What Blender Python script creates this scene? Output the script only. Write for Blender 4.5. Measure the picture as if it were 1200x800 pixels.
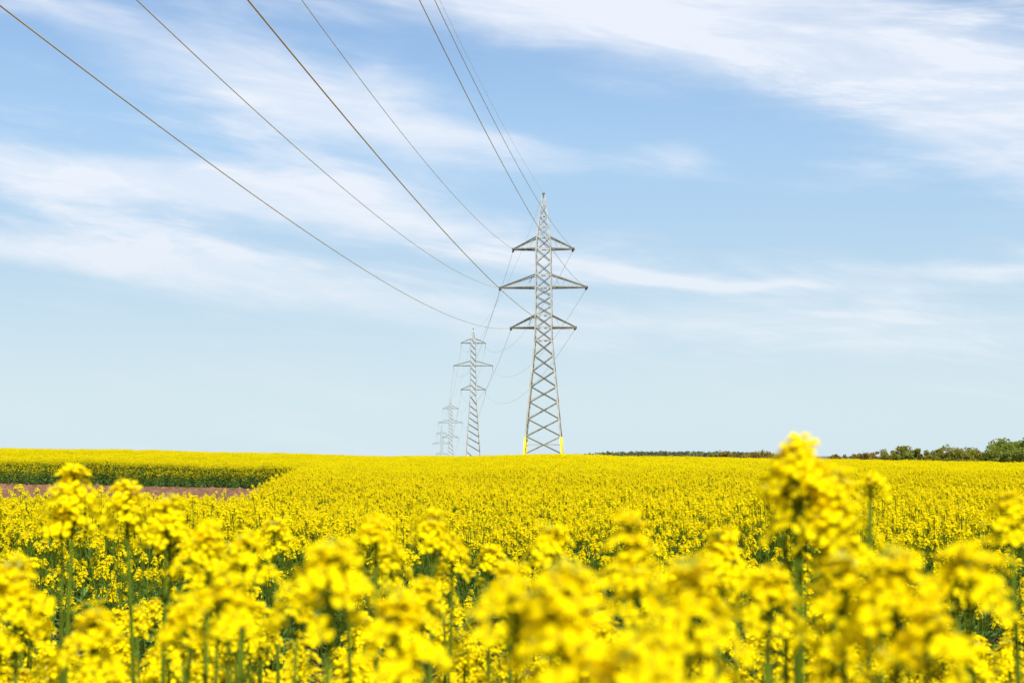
import bpy, math, random
import numpy as np
from mathutils import Vector, Matrix, Quaternion, Euler

PI = math.pi
R = math.radians
for o in list(bpy.data.objects):
    bpy.data.objects.remove(o)
sc = bpy.context.scene
COL = sc.collection

# ------------------------------------------------------------------ camera
EYE = 1.55            # camera height above the ground it stands on
F = 1667.0            # focal length in photo pixels (50 mm on a 36 mm sensor, 1200 px wide)
HZ = 532.0            # photo row of eye level
cam_d = bpy.data.cameras.new('camera')
cam = bpy.data.objects.new('camera', cam_d)
COL.objects.link(cam)
cam.location = (0, 0, EYE)
cam.rotation_euler = (R(90), 0, 0)
cam_d.sensor_width = 36
cam_d.lens = 50.0
cam_d.shift_y = (HZ - 400) / 1200
cam_d.clip_start = 0.05
cam_d.clip_end = 20000
cam_d.dof.use_dof = True
cam_d.dof.focus_distance = 16.0
cam_d.dof.aperture_fstop = 8.5
cam_d.dof.aperture_blades = 9
sc.camera = cam

# ------------------------------------------------------------------ light, sky, exposure
SUN_EL, SUN_AZ = 43.0, 160.0      # degrees; azimuth from +Y (view direction) towards +X
sd = Vector((math.sin(R(SUN_AZ)) * math.cos(R(SUN_EL)), math.cos(R(SUN_AZ)) * math.cos(R(SUN_EL)), math.sin(R(SUN_EL))))
sun_l = bpy.data.lights.new('sun', 'SUN')
sun_l.energy = 5.0
sun_l.angle = R(0.53)
sun_l.color = (1.0, 0.955, 0.88)
sun = bpy.data.objects.new('sun', sun_l)
sun.rotation_euler = (-sd).to_track_quat('-Z', 'Y').to_euler()
sun.location = (0, 0, 60)
COL.objects.link(sun)

sc.view_settings.view_transform = 'Standard'
sc.view_settings.look = 'None'
sc.view_settings.gamma = 1.0
sc.view_settings.use_curve_mapping = False
sc.view_settings.exposure = 0.68
sc.cycles.use_denoising = True
sc.cycles.max_bounces = 8
sc.cycles.diffuse_bounces = 6
sc.cycles.transmission_bounces = 5
sc.cycles.sample_clamp_indirect = 8.0


class NT:
    """small helper around a node tree"""
    def __init__(s, tree):
        s.t = tree
        tree.nodes.clear()

    def n(s, kind, **kw):
        nd = s.t.nodes.new(kind)
        for k, v in kw.items():
            setattr(nd, k, v)
        return nd

    def put(s, sock, v):
        if isinstance(v, bpy.types.NodeSocket):
            s.t.links.new(v, sock)
        else:
            sock.default_value = v

    def m(s, op, a, b=0.0, c=None, clamp=False):
        nd = s.n('ShaderNodeMath', operation=op, use_clamp=clamp)
        s.put(nd.inputs[0], a)
        s.put(nd.inputs[1], b)
        if c is not None:
            s.put(nd.inputs[2], c)
        return nd.outputs[0]

    def noise(s, vec, scale, detail=4.0, rough=0.5, dist=0.0):
        nd = s.n('ShaderNodeTexNoise')
        if vec is not None:
            s.put(nd.inputs['Vector'], vec)
        nd.inputs['Scale'].default_value = scale
        nd.inputs['Detail'].default_value = detail
        nd.inputs['Roughness'].default_value = rough
        nd.inputs['Distortion'].default_value = dist
        return nd.outputs['Fac']

    def mixc(s, fac, a, b):
        nd = s.n('ShaderNodeMix', data_type='RGBA')
        s.put(nd.inputs[0], fac)
        s.put(nd.inputs[6], a)
        s.put(nd.inputs[7], b)
        return nd.outputs[2]

    def ramp(s, x, lo, hi):
        nd = s.n('ShaderNodeMapRange', interpolation_type='SMOOTHSTEP')
        s.put(nd.inputs[0], x)
        nd.inputs[1].default_value = lo
        nd.inputs[2].default_value = hi
        return nd.outputs[0]

    def xyz(s, x, y, z):
        nd = s.n('ShaderNodeCombineXYZ')
        s.put(nd.inputs[0], x); s.put(nd.inputs[1], y); s.put(nd.inputs[2], z)
        return nd.outputs[0]


def build_world():
    w = bpy.data.worlds.new('World')
    sc.world = w
    w.use_nodes = True
    k = NT(w.node_tree)
    sky = k.n('ShaderNodeTexSky', sky_type='NISHITA')
    sky.sun_disc = False
    sky.sun_elevation = R(SUN_EL)
    sky.sun_rotation = R(SUN_AZ)
    sky.altitude = 100
    sky.air_density = 1.0
    sky.dust_density = 0.6
    sky.ozone_density = 1.5
    tc = k.n('ShaderNodeTexCoord').outputs['Generated']
    sp = k.n('ShaderNodeSeparateXYZ')
    k.put(sp.inputs[0], tc)
    x, y, z = sp.outputs
    # azimuth / elevation tangents, in degrees-like units, for placing the cirrus bands
    hyp = k.m('SQRT', k.m('ADD', k.m('MULTIPLY', x, x), k.m('MULTIPLY', y, y)))
    az = k.m('ARCTAN2', x, y)
    el = k.m('ARCTAN2', z, hyp)
    wn = k.noise(k.xyz(k.m('MULTIPLY', az, 3.0), k.m('MULTIPLY', el, 7.0), 0.0), 1.6, 4, 0.55)
    wn2 = k.noise(k.xyz(k.m('MULTIPLY', az, 3.0), k.m('MULTIPLY', el, 7.0), 5.0), 1.9, 4, 0.55)
    azw = k.m('ADD', az, k.m('MULTIPLY', k.m('SUBTRACT', wn, 0.5), 0.16))
    elw = k.m('ADD', el, k.m('MULTIPLY', k.m('SUBTRACT', wn2, 0.5), 0.042))
    # streaky fibres running almost level, sinking slightly towards +X
    sh = k.m('ADD', el, k.m('MULTIPLY', az, 0.13))
    fib = k.noise(k.xyz(k.m('MULTIPLY', az, 4.2), k.m('MULTIPLY', sh, 24.0), 1.7), 1.25, 7, 0.6, 0.45)
    fine = k.noise(k.xyz(k.m('MULTIPLY', az, 11.0), k.m('MULTIPLY', sh, 62.0), 4.4), 1.3, 6, 0.65, 0.8)
    big = k.noise(k.xyz(k.m('MULTIPLY', az, 2.2), k.m('MULTIPLY', sh, 7.5), 3.1), 1.5, 5, 0.55, 0.3)
    # bands: (photo x, y, half length, half thickness, slope down to +X, weight)
    bands = [(690, 5, 330, 46, 0.05, 1.0), (1060, 75, 330, 66, 0.20, 0.95), (330, 100, 200, 42, 0.22, 0.95),
             (590, 172, 110, 17, 0.10, 0.6), (110, 214, 340, 30, 0.10, 1.0), (170, 314, 430, 24, 0.11, 1.0), (400, 150, 120, 42, 0.2, 0.55),
             (775, 176, 60, 15, 0.10, 0.55), (980, 385, 360, 26, 0.04, 0.6), (800, 326, 160, 9, 0.12, 0.75),
             (1150, 318, 130, 12, 0.03, 0.7), (1200, 190, 75, 45, 0.35, 0.5), (40, 10, 120, 16, 0.15, 0.35),
             (420, 245, 190, 28, 0.12, 0.6), (870, 508, 13, 5, 0.0, 0.35)]
    acc = None
    for (bx, by, hl, ht, sl, wt) in bands:
        a0 = math.atan((bx - 600) / F)
        e0 = math.atan((HZ - by) / F / math.sqrt(1 + ((bx - 600) / F) ** 2))
        da = k.m('SUBTRACT', azw, a0)
        de = k.m('ADD', k.m('SUBTRACT', elw, e0), k.m('MULTIPLY', da, sl))
        q = k.m('ADD', k.m('POWER', k.m('MULTIPLY', k.m('ABSOLUTE', da), F / hl), 2.0),
                k.m('POWER', k.m('MULTIPLY', k.m('ABSOLUTE', de), F / ht), 2.0))
        g = k.m('MULTIPLY', k.m('POWER', 2.718, k.m('MULTIPLY', q, -0.8)), wt)
        acc = g if acc is None else k.m('ADD', acc, g)
    # the same kind of cirrus goes on over the rest of the sky
    off = k.ramp(k.m('ABSOLUTE', az), 0.36, 0.6)
    high = k.ramp(el, 0.36, 0.55)
    rest = k.m('MULTIPLY', k.m('MAXIMUM', off, high), k.ramp(big, 0.48, 0.66))
    acc = k.m('ADD', acc, k.m('MULTIPLY', rest, 0.8))
    edge = k.m('ADD', acc, k.m('ADD', k.m('MULTIPLY', k.m('ADD', k.m('SUBTRACT', fib, 0.5), k.m('MULTIPLY', k.m('SUBTRACT', fine, 0.5), 0.32)), 0.8), k.m('MULTIPLY', k.m('SUBTRACT', big, 0.5), 0.5)))
    dens = k.m('MULTIPLY', k.ramp(edge, 0.08, 1.1), k.m('ADD', 0.58, k.m('MULTIPLY', k.ramp(k.m('ADD', k.m('MULTIPLY', fib, 0.78), k.m('MULTIPLY', fine, 0.22)), 0.28, 0.66), 0.42)))
    wisp = k.m('MULTIPLY', k.ramp(k.m('ADD', k.m('MULTIPLY', fib, 0.8), k.m('MULTIPLY', fine, 0.2)), 0.46, 0.72), k.m('MULTIPLY', k.ramp(big, 0.36, 0.62), 0.60))
    dens = k.m('ADD', dens, wisp)
    dens = k.m('ADD', dens, 0.05, clamp=True)
    # pale humid air low in the sky, the same all round
    hs = k.n('ShaderNodeHueSaturation')
    k.put(hs.inputs['Color'], sky.outputs[0])
    hs.inputs['Saturation'].default_value = 1.12
    hs.inputs['Value'].default_value = 0.90
    air = k.mixc(k.ramp(el, 0.02, 0.20), (3.95, 4.85, 5.25, 1), (2.5, 3.8, 5.2, 1))
    lowv = k.m('MULTIPLY', k.m('SUBTRACT', 1.0, k.ramp(el, 0.13, 0.33)), 0.97)
    base = k.mixc(lowv, hs.outputs[0], air)
    cloud = k.mixc(k.ramp(el, 0.02, 0.2), (4.55, 5.15, 5.55, 1), (5.05, 5.4, 6.0, 1))
    col = k.mixc(dens, base, cloud)
    bg = k.n('ShaderNodeBackground')
    k.put(bg.inputs['Color'], col)
    bg.inputs['Strength'].default_value = 0.103
    out = k.n('ShaderNodeOutputWorld')
    k.put(out.inputs['Surface'], bg.outputs[0])


build_world()


# ------------------------------------------------------------------ materials
def principled(name, col, rough=0.6, metal=0.0, var=0.0, vscale=3.0, bump=0.0, bscale=40.0, spec=0.5):
    m = bpy.data.materials.new(name)
    m.use_nodes = True
    k = NT(m.node_tree)
    p = k.n('ShaderNodeBsdfPrincipled')
    tc = k.n('ShaderNodeTexCoord').outputs['Object']
    c = (*col, 1)
    if var:
        nz = k.noise(tc, vscale, 5, 0.6)
        c = k.mixc(k.ramp(nz, 0.3, 0.7), tuple(v * (1 - var) for v in col) + (1,), tuple(min(1, v * (1 + var)) for v in col) + (1,))
    k.put(p.inputs['Base Color'], c)
    p.inputs['Roughness'].default_value = rough
    p.inputs['Metallic'].default_value = metal
    p.inputs['Specular IOR Level'].default_value = spec
    if bump:
        b = k.n('ShaderNodeBump')
        b.inputs['Strength'].default_value = bump
        k.put(b.inputs['Height'], k.noise(tc, bscale, 4, 0.6))
        k.put(p.inputs['Normal'], b.outputs[0])
    o = k.n('ShaderNodeOutputMaterial')
    k.put(o.inputs[0], p.outputs[0])
    return m


def leafy(name, a, b, trans=0.35, gloss=0.05, vscale=60.0, rough=0.45):
    """thin plant tissue: diffuse + translucent + a little gloss; colour varies per plant and over the surface"""
    m = bpy.data.materials.new(name)
    m.use_nodes = True
    k = NT(m.node_tree)
    rnd = k.n('ShaderNodeObjectInfo').outputs['Random']
    tc = k.n('ShaderNodeTexCoord').outputs['Object']
    nz = k.noise(tc, vscale, 3, 0.6)
    fac = k.m('ADD', k.m('MULTIPLY', rnd, 0.5), k.m('MULTIPLY', k.ramp(nz, 0.25, 0.75), 0.5))
    c = k.mixc(fac, (*a, 1), (*b, 1))
    d = k.n('ShaderNodeBsdfDiffuse')
    k.put(d.inputs[0], c)
    t = k.n('ShaderNodeBsdfTranslucent')
    k.put(t.inputs[0], c)
    mx = k.n('ShaderNodeMixShader')
    mx.inputs[0].default_value = trans
    k.put(mx.inputs[1], d.outputs[0])
    k.put(mx.inputs[2], t.outputs[0])
    res = mx.outputs[0]
    if gloss:
        g = k.n('ShaderNodeBsdfGlossy')
        g.inputs['Roughness'].default_value = rough
        g.inputs['Color'].default_value = (0.9, 0.95, 1, 1)
        m2 = k.n('ShaderNodeMixShader')
        m2.inputs[0].default_value = gloss
        k.put(m2.inputs[1], res)
        k.put(m2.inputs[2], g.outputs[0])
        res = m2.outputs[0]
    o = k.n('ShaderNodeOutputMaterial')
    k.put(o.inputs[0], res)
    return m


M = {}
M['petal'] = leafy('rapeseed_petal', (0.92, 0.75, 0.002), (0.95, 0.80, 0.004), 0.52, 0.0, 90)
M['bud'] = leafy('rapeseed_bud', (0.30, 0.34, 0.02), (0.50, 0.46, 0.02), 0.2, 0.02, 90)
M['stem'] = leafy('rapeseed_stem', (0.050, 0.082, 0.006), (0.085, 0.118, 0.010), 0.10, 0.0, 30)
M['leaf'] = leafy('rapeseed_leaf', (0.065, 0.155, 0.026), (0.12, 0.235, 0.05), 0.38, 0.035, 30)
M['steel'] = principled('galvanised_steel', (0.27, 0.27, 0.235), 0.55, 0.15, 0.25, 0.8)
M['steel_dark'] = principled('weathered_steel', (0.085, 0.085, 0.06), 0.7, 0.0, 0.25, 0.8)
M['yellow_paint'] = principled('yellow_leg_paint', (0.78, 0.66, 0.01), 0.5, 0, 0.12, 1.5)
M['insulator'] = principled('insulator_glass', (0.10, 0.085, 0.055), 0.25, 0, 0.1, 4)
M['wire'] = principled('bounce_tinted_conductor', (0.40, 0.29, 0.06), 0.6, 0.0, 0.15, 0.6)  # olive cable with yellow light bounced up from the crop mixed into its colour
M['bark'] = principled('bark', (0.12, 0.095, 0.07), 0.9, 0, 0.3, 3, 0.5, 12)
M['tree_olive'] = leafy('olive_spring_leaves', (0.21, 0.205, 0.030), (0.32, 0.305, 0.055), 0.5, 0.0, 0.6)
M['tree_green'] = leafy('fresh_green_leaves', (0.15, 0.19, 0.030), (0.25, 0.295, 0.05), 0.5, 0.0, 0.6)
M['tree_brown'] = leafy('brownish_budding_leaves', (0.21, 0.16, 0.03), (0.30, 0.225, 0.05), 0.5, 0.0, 0.6)
M['wood_far'] = leafy('distant_wood_leaves', (0.08, 0.095, 0.04), (0.13, 0.14, 0.065), 0.25, 0.0, 0.1)


def ground_material():
    m = bpy.data.materials.new('field_soil')
    m.use_nodes = True
    k = NT(m.node_tree)
    p = k.n('ShaderNodeBsdfPrincipled')
    g = k.n('ShaderNodeNewGeometry').outputs['Position']
    sp = k.n('ShaderNodeSeparateXYZ')
    k.put(sp.inputs[0], g)
    n1 = k.noise(g, 0.9, 6, 0.65)
    n2 = k.noise(g, 9.0, 5, 0.7)
    soil = k.mixc(k.ramp(n1, 0.3, 0.7), (0.15, 0.072, 0.036, 1), (0.22, 0.115, 0.058, 1))
    soil = k.mixc(k.m('MULTIPLY', k.ramp(k.noise(g, 2.2, 6, 0.75), 0.45, 0.6), 0.55), soil, (0.085, 0.042, 0.022, 1))
    soil = k.mixc(k.m('MULTIPLY', k.ramp(n2, 0.45, 0.75), 0.6), soil, (0.30, 0.185, 0.10, 1))
    far = k.noise(g, 0.0035, 2, 0.4)
    mead = k.mixc(k.ramp(far, 0.46, 0.54), (0.10, 0.12, 0.045, 1), (0.20, 0.125, 0.10, 1))
    r = k.n('ShaderNodeVectorMath', operation='LENGTH')
    k.put(r.inputs[0], g)
    c = k.mixc(k.ramp(r.outputs['Value'], 190, 260), soil, mead)
    k.put(p.inputs['Base Color'], c)
    p.inputs['Roughness'].default_value = 0.95
    p.inputs['Specular IOR Level'].default_value = 0.15
    b = k.n('ShaderNodeBump')
    b.inputs['Strength'].default_value = 0.9
    b.inputs['Distance'].default_value = 0.08
    k.put(b.inputs['Height'], k.noise(g, 6.0, 6, 0.7))
    k.put(p.inputs['Normal'], b.outputs[0])
    o = k.n('ShaderNodeOutputMaterial')
    k.put(o.inputs[0], p.outputs[0])
    return m


M['soil'] = ground_material()


# ------------------------------------------------------------------ terrain
def sstep(a, b, x):
    t = np.clip((np.asarray(x, float) - a) / (b - a), 0, 1)
    return t * t * (3 - 2 * t)


CROP_H = 1.20
RIDGE_D = 125.0
_rx = np.array([-400, -60, 0, 150, 280, 380, 420, 470, 510, 545, 600, 670, 740, 820, 900, 1000, 1100, 1200, 1600.])
_ry = np.array([516, 523.5, 525, 527, 530, 534, 535.5, 537.0, 536.6, 534.5, 533, 532, 534, 536, 537, 538.5, 541, 543, 549.])
_RX = (_rx - 600) / F * RIDGE_D
_RZ = EYE + (HZ - _ry) / F * RIDGE_D - CROP_H - 0.12


def near_prof(d):
    return -0.16 * sstep(1.5, 9.0, d) - 0.16 * sstep(9, 21, d)


def ground_z(x, d):
    x = np.asarray(x, float); d = np.asarray(d, float)
    ridge = np.interp(x, _RX, _RZ)
    s = sstep(8, RIDGE_D, d)
    z = near_prof(d) + (ridge + 0.32) * s
    far = np.interp(d, [0, 125, 173, 300, 388, 625, 881, 1200, 2500, 5000, 9000],
                    [.3, .3, .05, -.6, -1.0, -11.2, -18.6, -20, -17, -11, -11])
    far = far - (1.7 * sstep(-8, 60, x) * sstep(105, 150, d) + 1.6 * sstep(25, 95, x) * sstep(150, 280, d)) * (1 - sstep(600, 900, d))
    far = far + 10.0 * np.exp(-((x - 110) / 170.0) ** 2) * sstep(500, 900, d) * (1 - sstep(1300, 1800, d))
    w = sstep(126, 190, d)
    return z * (1 - w) + far * w


def gz(x, d):
    return float(ground_z(x, d))


def at(px, py, d):
    """point seen at photo pixel (px, py) at distance d in front of the camera"""
    return Vector(((px - 600) / F * d, d, EYE + (HZ - py) / F * d))


def link_mesh(name, verts, faces, mats, mat_idx=None, smooth=False, parent=None, link=True):
    me = bpy.data.meshes.new(name)
    me.from_pydata([tuple(v) for v in verts], [], faces)
    for m in (mats if isinstance(mats, (list, tuple)) else [mats]):
        me.materials.append(m)
    if mat_idx is not None:
        me.polygons.foreach_set('material_index', np.asarray(mat_idx, dtype=np.int32))
    if smooth:
        me.polygons.foreach_set('use_smooth', np.ones(len(faces), dtype=bool))
    me.update()
    if not link:
        return me
    o = bpy.data.objects.new(name, me)
    COL.objects.link(o)
    if parent is not None:
        o.parent = parent
    return o


def child(name, me, parent, mat=None):
    o = bpy.data.objects.new(name, me)
    COL.objects.link(o)
    o.parent = parent
    if mat is not None:
        o.matrix_local = mat
    return o


def tag(o, label=None, cat=None, group=None, kind=None):
    if label: o['label'] = label
    if cat: o['category'] = cat
    if group: o['group'] = group
    if kind: o['kind'] = kind
    return o


def build_ground():
    xs = np.concatenate([-np.geomspace(9000, 12, 46), np.linspace(-11, 11, 45), np.geomspace(12, 9000, 46)])
    ys = np.concatenate([-np.geomspace(9000, 3, 24), np.linspace(-2, 24, 53), np.linspace(25, 240, 108), np.geomspace(244, 9000, 60)])
    X, Y = np.meshgrid(xs, ys)
    Z = ground_z(X, Y)
    rg = np.random.default_rng(3)
    Z = Z + rg.normal(0, 0.02, Z.shape) * (np.abs(Y) < 200)
    nx, ny = len(xs), len(ys)
    v = np.stack([X.ravel(), Y.ravel(), Z.ravel()], 1)
    i = np.arange(ny - 1)[:, None] * nx + np.arange(nx - 1)[None, :]
    f = np.stack([i, i + 1, i + nx + 1, i + nx], -1).reshape(-1, 4)
    o = link_mesh('ground', v, f.tolist(), M['soil'], smooth=True)
    tag(o, 'reddish brown bare field soil under the rapeseed', 'ground', kind='structure')


build_ground()


def in_poly(px, py, poly):
    inside = np.zeros(px.shape, bool)
    n = len(poly)
    for i in range(n):
        x1, y1 = poly[i]; x2, y2 = poly[(i + 1) % n]
        c = ((y1 > py) != (y2 > py)) & (px < (x2 - x1) * (py - y1) / (y2 - y1 + 1e-12) + x1)
        inside ^= c
    return inside


# bare corner of soil on the rising side (x, y) outline
BARE = [(-60, 19.3), (-8.2, 20.4), (-6.3, 21.0), (-4.9, 21.8), (-4.4, 24), (-5.6, 32), (-6.8, 44), (-8.6, 60), (-10.4, 71),
        (-14, 72), (-26, 71), (-80, 66)]


def build_clods():
    r = np.random.default_rng(4)
    n = 11000
    y = r.uniform(20, 72, n); x = -r.uniform(4, 32, n)
    ok = in_poly(x, y, BARE) & (np.abs(x) < .42 * y)
    x, y = x[ok], y[ok]
    base = np.array([(1, 0, 0), (.3, .95, 0), (-.8, .6, 0), (-.8, -.6, 0), (.3, -.95, 0), (.1, .05, .75)])
    v, f = [], []
    for a, b in zip(x, y):
        sz = .05 + .17 * r.uniform() ** 2.5
        q = base * sz * r.uniform(.7, 1.3, (6, 3)) * np.array([1, 1, r.uniform(.5, 1.1)])
        t = r.uniform(0, 6.28)
        q = q @ np.array([[math.cos(t), -math.sin(t), 0], [math.sin(t), math.cos(t), 0], [0, 0, 1]])
        i = len(v)
        v += list(q + np.array([a, b, gz(a, b) - .03]))
        f += [(i + k, i + (k + 1) % 5, i + 5) for k in range(5)]
    tag(link_mesh('soil_clods', v, f, M['soil']), 'loose clods of brown earth strewn over the bare field corner', 'soil', kind='stuff')


build_clods()


# ------------------------------------------------------------------ geometry collector
class Geo:
    def __init__(s):
        s.v = []; s.f = []; s.m = []; s.n = 0

    def add(s, v, f, mi):
        v = np.asarray(v, float)
        s.v.append(v)
        s.f.extend([tuple(int(i) + s.n for i in q) for q in f])
        s.m.extend([mi] * len(f))
        s.n += len(v)

    def addT(s, v, f, mi, T):
        T = np.array(T)
        v = np.asarray(v, float)
        s.add(v @ T[:3, :3].T + T[:3, 3], f, mi)

    def tube(s, pts, rad, mi, sides=5, cap=True):
        pts = [Vector(p) for p in pts]
        n = len(pts)
        rad = rad if hasattr(rad, '__len__') else [rad] * n
        vs = []
        a = None
        for i, p in enumerate(pts):
            t = (pts[min(i + 1, n - 1)] - pts[max(i - 1, 0)]).normalized()
            if a is None:
                a = t.orthogonal().normalized()
            a = (a - t * a.dot(t)).normalized()
            b = t.cross(a)
            for q in range(sides):
                w = 2 * PI * q / sides
                vs.append(p + (a * math.cos(w) + b * math.sin(w)) * rad[i])
        f = []
        for i in range(n - 1):
            for q in range(sides):
                r = (q + 1) % sides
                f.append((i * sides + q, i * sides + r, (i + 1) * sides + r, (i + 1) * sides + q))
        if cap:
            f.append(tuple(range(sides - 1, -1, -1)))
            f.append(tuple(range((n - 1) * sides, n * sides)))
        s.add([tuple(v) for v in vs], f, mi)

    def mesh(s, name, mats, smooth=False):
        v = np.vstack(s.v) if s.v else np.zeros((0, 3))
        return link_mesh(name, v.tolist(), s.f, mats, s.m, smooth, link=False)


def frame(pos, zdir, spin=0.0, scale=1.0):
    z = Vector(zdir).normalized()
    q = Vector((0, 0, 1)).rotation_difference(z) @ Quaternion((0, 0, 1), spin)
    return Matrix.Translation(Vector(pos)) @ q.to_matrix().to_4x4() @ Matrix.Diagonal((scale, scale, scale, 1))


# ------------------------------------------------------------------ rapeseed: pieces
def flower_geo(rng, fine=True):
    """four cupped petals in a cross, ~20 mm across, facing +Z"""
    g = Geo()
    for p in range(4):
        a = p * PI / 2 + rng.uniform(-0.12, 0.12)
        L = rng.uniform(0.0095, 0.0118)
        w = L * rng.uniform(0.40, 0.50)
        up = rng.uniform(0.10, 0.45)
        ca, sa = math.cos(a), math.sin(a)
        if fine:
            prof = [(0.04, 0.0, 0.0), (0.38, -0.55, 0.30), (0.78, -1.0, 0.36), (1.0, -0.35, 0.26), (0.95, 0.0, 0.28), (1.0, 0.35, 0.26), (0.78, 1.0, 0.36), (0.38, 0.55, 0.30)]
            f = [(0, 1, 2, 4), (2, 3, 4), (0, 4, 6, 7), (4, 5, 6)]
        else:
            prof = [(0.05, 0, 0), (0.7, -0.95, 0.3), (1.0, 0, 0.25), (0.7, 0.95, 0.3)]
            f = [(0, 1, 2), (0, 2, 3)]
        v = []
        for r, t, h in prof:
            x, y = r * L, t * w
            v.append((x * ca - y * sa, x * sa + y * ca, h * L * up * 2.2 + rng.uniform(-.0004, .0004)))
        g.add(v, f, 0)
    if fine:
        g.add([(0.0016, 0, 0.001), (-0.0008, 0.0014, 0.001), (-0.0008, -0.0014, 0.001), (0, 0, 0.0055)], [(0, 1, 3), (1, 2, 3), (2, 0, 3)], 1)
    return g


def head_layout(rng, L, n, spread=1.0):
    """flower frames, pedicels and buds of one raceme; origin at the bottom of its axis"""
    fl, ped = [], []
    for i in range(n):
        t = (i + rng.uniform(-.3, .3)) / max(1, n - 1)
        t = min(1, max(0, t))
        z0 = L * (0.05 + 0.80 * t)
        az = i * 2.39996 + rng.uniform(-.3, .3)
        pl = (0.029 - 0.013 * t) * spread * rng.uniform(.65, 1.3)
        el = R(12 + 56 * t + rng.uniform(-12, 12))
        d = Vector((math.cos(az) * math.cos(el), math.sin(az) * math.cos(el), math.sin(el)))
        b = Vector((0, 0, z0))
        e = b + d * pl
        nrm = (d + Vector((0, 0, 0.35)) + Vector((rng.uniform(-.3, .3), rng.uniform(-.3, .3), rng.uniform(-.2, .3)))).normalized()
        if t > .3 or rng.random() > .22:
            fl.append((e, nrm, rng.uniform(0, 2 * PI), rng.uniform(.78, 1.05)))
        ped.append((b, e))
    buds = []
    for i in range(11):
        az = i * 2.39996
        rr = 0.0022 * math.sqrt(i) * 1.3
        buds.append((Vector((math.cos(az) * rr, math.sin(az) * rr, L * 0.97 + 0.006 - rr * 0.6)), rng.uniform(.8, 1.2)))
    return fl, ped, buds


_bud_v = [(0.0019, 0, 0.002), (0, 0.0019, 0.002), (-0.0019, 0, 0.002), (0, -0.0019, 0.002), (0, 0, 0.007), (0, 0, -0.001)]
_bud_f = [(0, 1, 4), (1, 2, 4), (2, 3, 4), (3, 0, 4), (1, 0, 5), (2, 1, 5), (3, 2, 5), (0, 3, 5)]


def head_green(g, rng, L, ped, buds, pods=4, sides=4):
    g.tube([(0, 0, -0.01), (0, 0, L * 0.5), (0, 0, L)], [0.0021, 0.0017, 0.0010], 2, sides, False)
    for b, e in ped:
        g.tube([b, e], [0.0007, 0.0006], 2, 3, False)
    for p, s in buds:
        g.add(np.array(_bud_v) * s + np.array(p), _bud_f, 1)
    for i in range(pods):
        az = rng.uniform(0, 2 * PI)
        z0 = -rng.uniform(0.0, 0.07)
        d = Vector((math.cos(az), math.sin(az), 0.7))
        a = Vector((0, 0, z0))
        g.tube([a, a + d * 0.014, a + d * 0.02 + Vector((0, 0, rng.uniform(.012, .03)))], [0.0007, 0.0012, 0.0004], 2, 3, False)


rngA = random.Random(11)
FL_GEO = [flower_geo(rngA, True) for _ in range(5)]
FL_COARSE = [flower_geo(rngA, False) for _ in range(4)]
PLANT_MATS = [M['petal'], M['bud'], M['stem'], M['leaf']]
FL_MESH = [g.mesh('flower', PLANT_MATS) for g in FL_GEO]


def head_full(rng, L, n, fine=True, spread=1.0):
    fl, ped, buds = head_layout(rng, L, n, spread)
    g = Geo()
    src = FL_GEO if fine else FL_COARSE
    for p, nr, sp, s in fl:
        q = rng.choice(src)
        T = frame(p, nr, sp, s)
        Ta = np.array(T)
        v = np.vstack(q.v) @ Ta[:3, :3].T + Ta[:3, 3]
        base = g.n
        g.v.append(v)
        g.f.extend([tuple(i + base for i in ff) for ff in q.f])
        g.m.extend(q.m)
        g.n += len(v)
    head_green(g, rng, L, ped if fine else [], buds if fine else buds[:3], 4 if fine else 1, 4 if fine else 3)
    return g


HEAD_SPEC = [(0.040, 23), (0.052, 29), (0.034, 20), (0.060, 33), (0.046, 26), (0.030, 16), (0.075, 40), (0.055, 29)]
HEADS = [head_full(rngA, L, n) for L, n in HEAD_SPEC]
HEAD_MESH = [g.mesh('flower_head', PLANT_MATS) for g in HEADS]
HEADS_C = [head_full(rngA, L * 1.05, max(11, int(n * 0.6)), False, 1.1) for L, n in HEAD_SPEC]


def leaf_geo(rng, L, w, droop):
    g = Geo()
    n = 6
    v = []
    ph = rng.uniform(0, 6)
    for i in range(n + 1):
        t = i / n
        ww = w * (math.sin(PI * min(1, (t * 0.92 + 0.06))) ** 0.7) * (1 - 0.25 * t)
        z = -droop * L * t * t + 0.25 * L * t
        x = L * t * (1 - 0.15 * droop * t)
        wav = 0.12 * w * math.sin(ph + i * 2.1)
        v += [(x, -ww, z + 0.25 * ww + wav), (x, 0, z), (x, ww, z + 0.25 * ww - wav)]
    f = []
    for i in range(n):
        a = i * 3
        f += [(a, a + 3, a + 4, a + 1), (a + 1, a + 4, a + 5, a + 2)]
    g.add(v, f, 3)
    return g


LEAVES = [leaf_geo(rngA, 0.20, 0.034, 0.75), leaf_geo(rngA, 0.17, 0.040, 0.5), leaf_geo(rngA, 0.13, 0.024, 0.35), leaf_geo(rngA, 0.09, 0.013, 0.25)]
LEAF_MESH = [g.mesh('leaf', PLANT_MATS, True) for g in LEAVES]


def curve_pts(a, b, bow, n=5):
    a, b = Vector(a), Vector(b)
    return [a.lerp(b, i / n) + Vector(bow) * math.sin(PI * i / n) for i in range(n + 1)]


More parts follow.
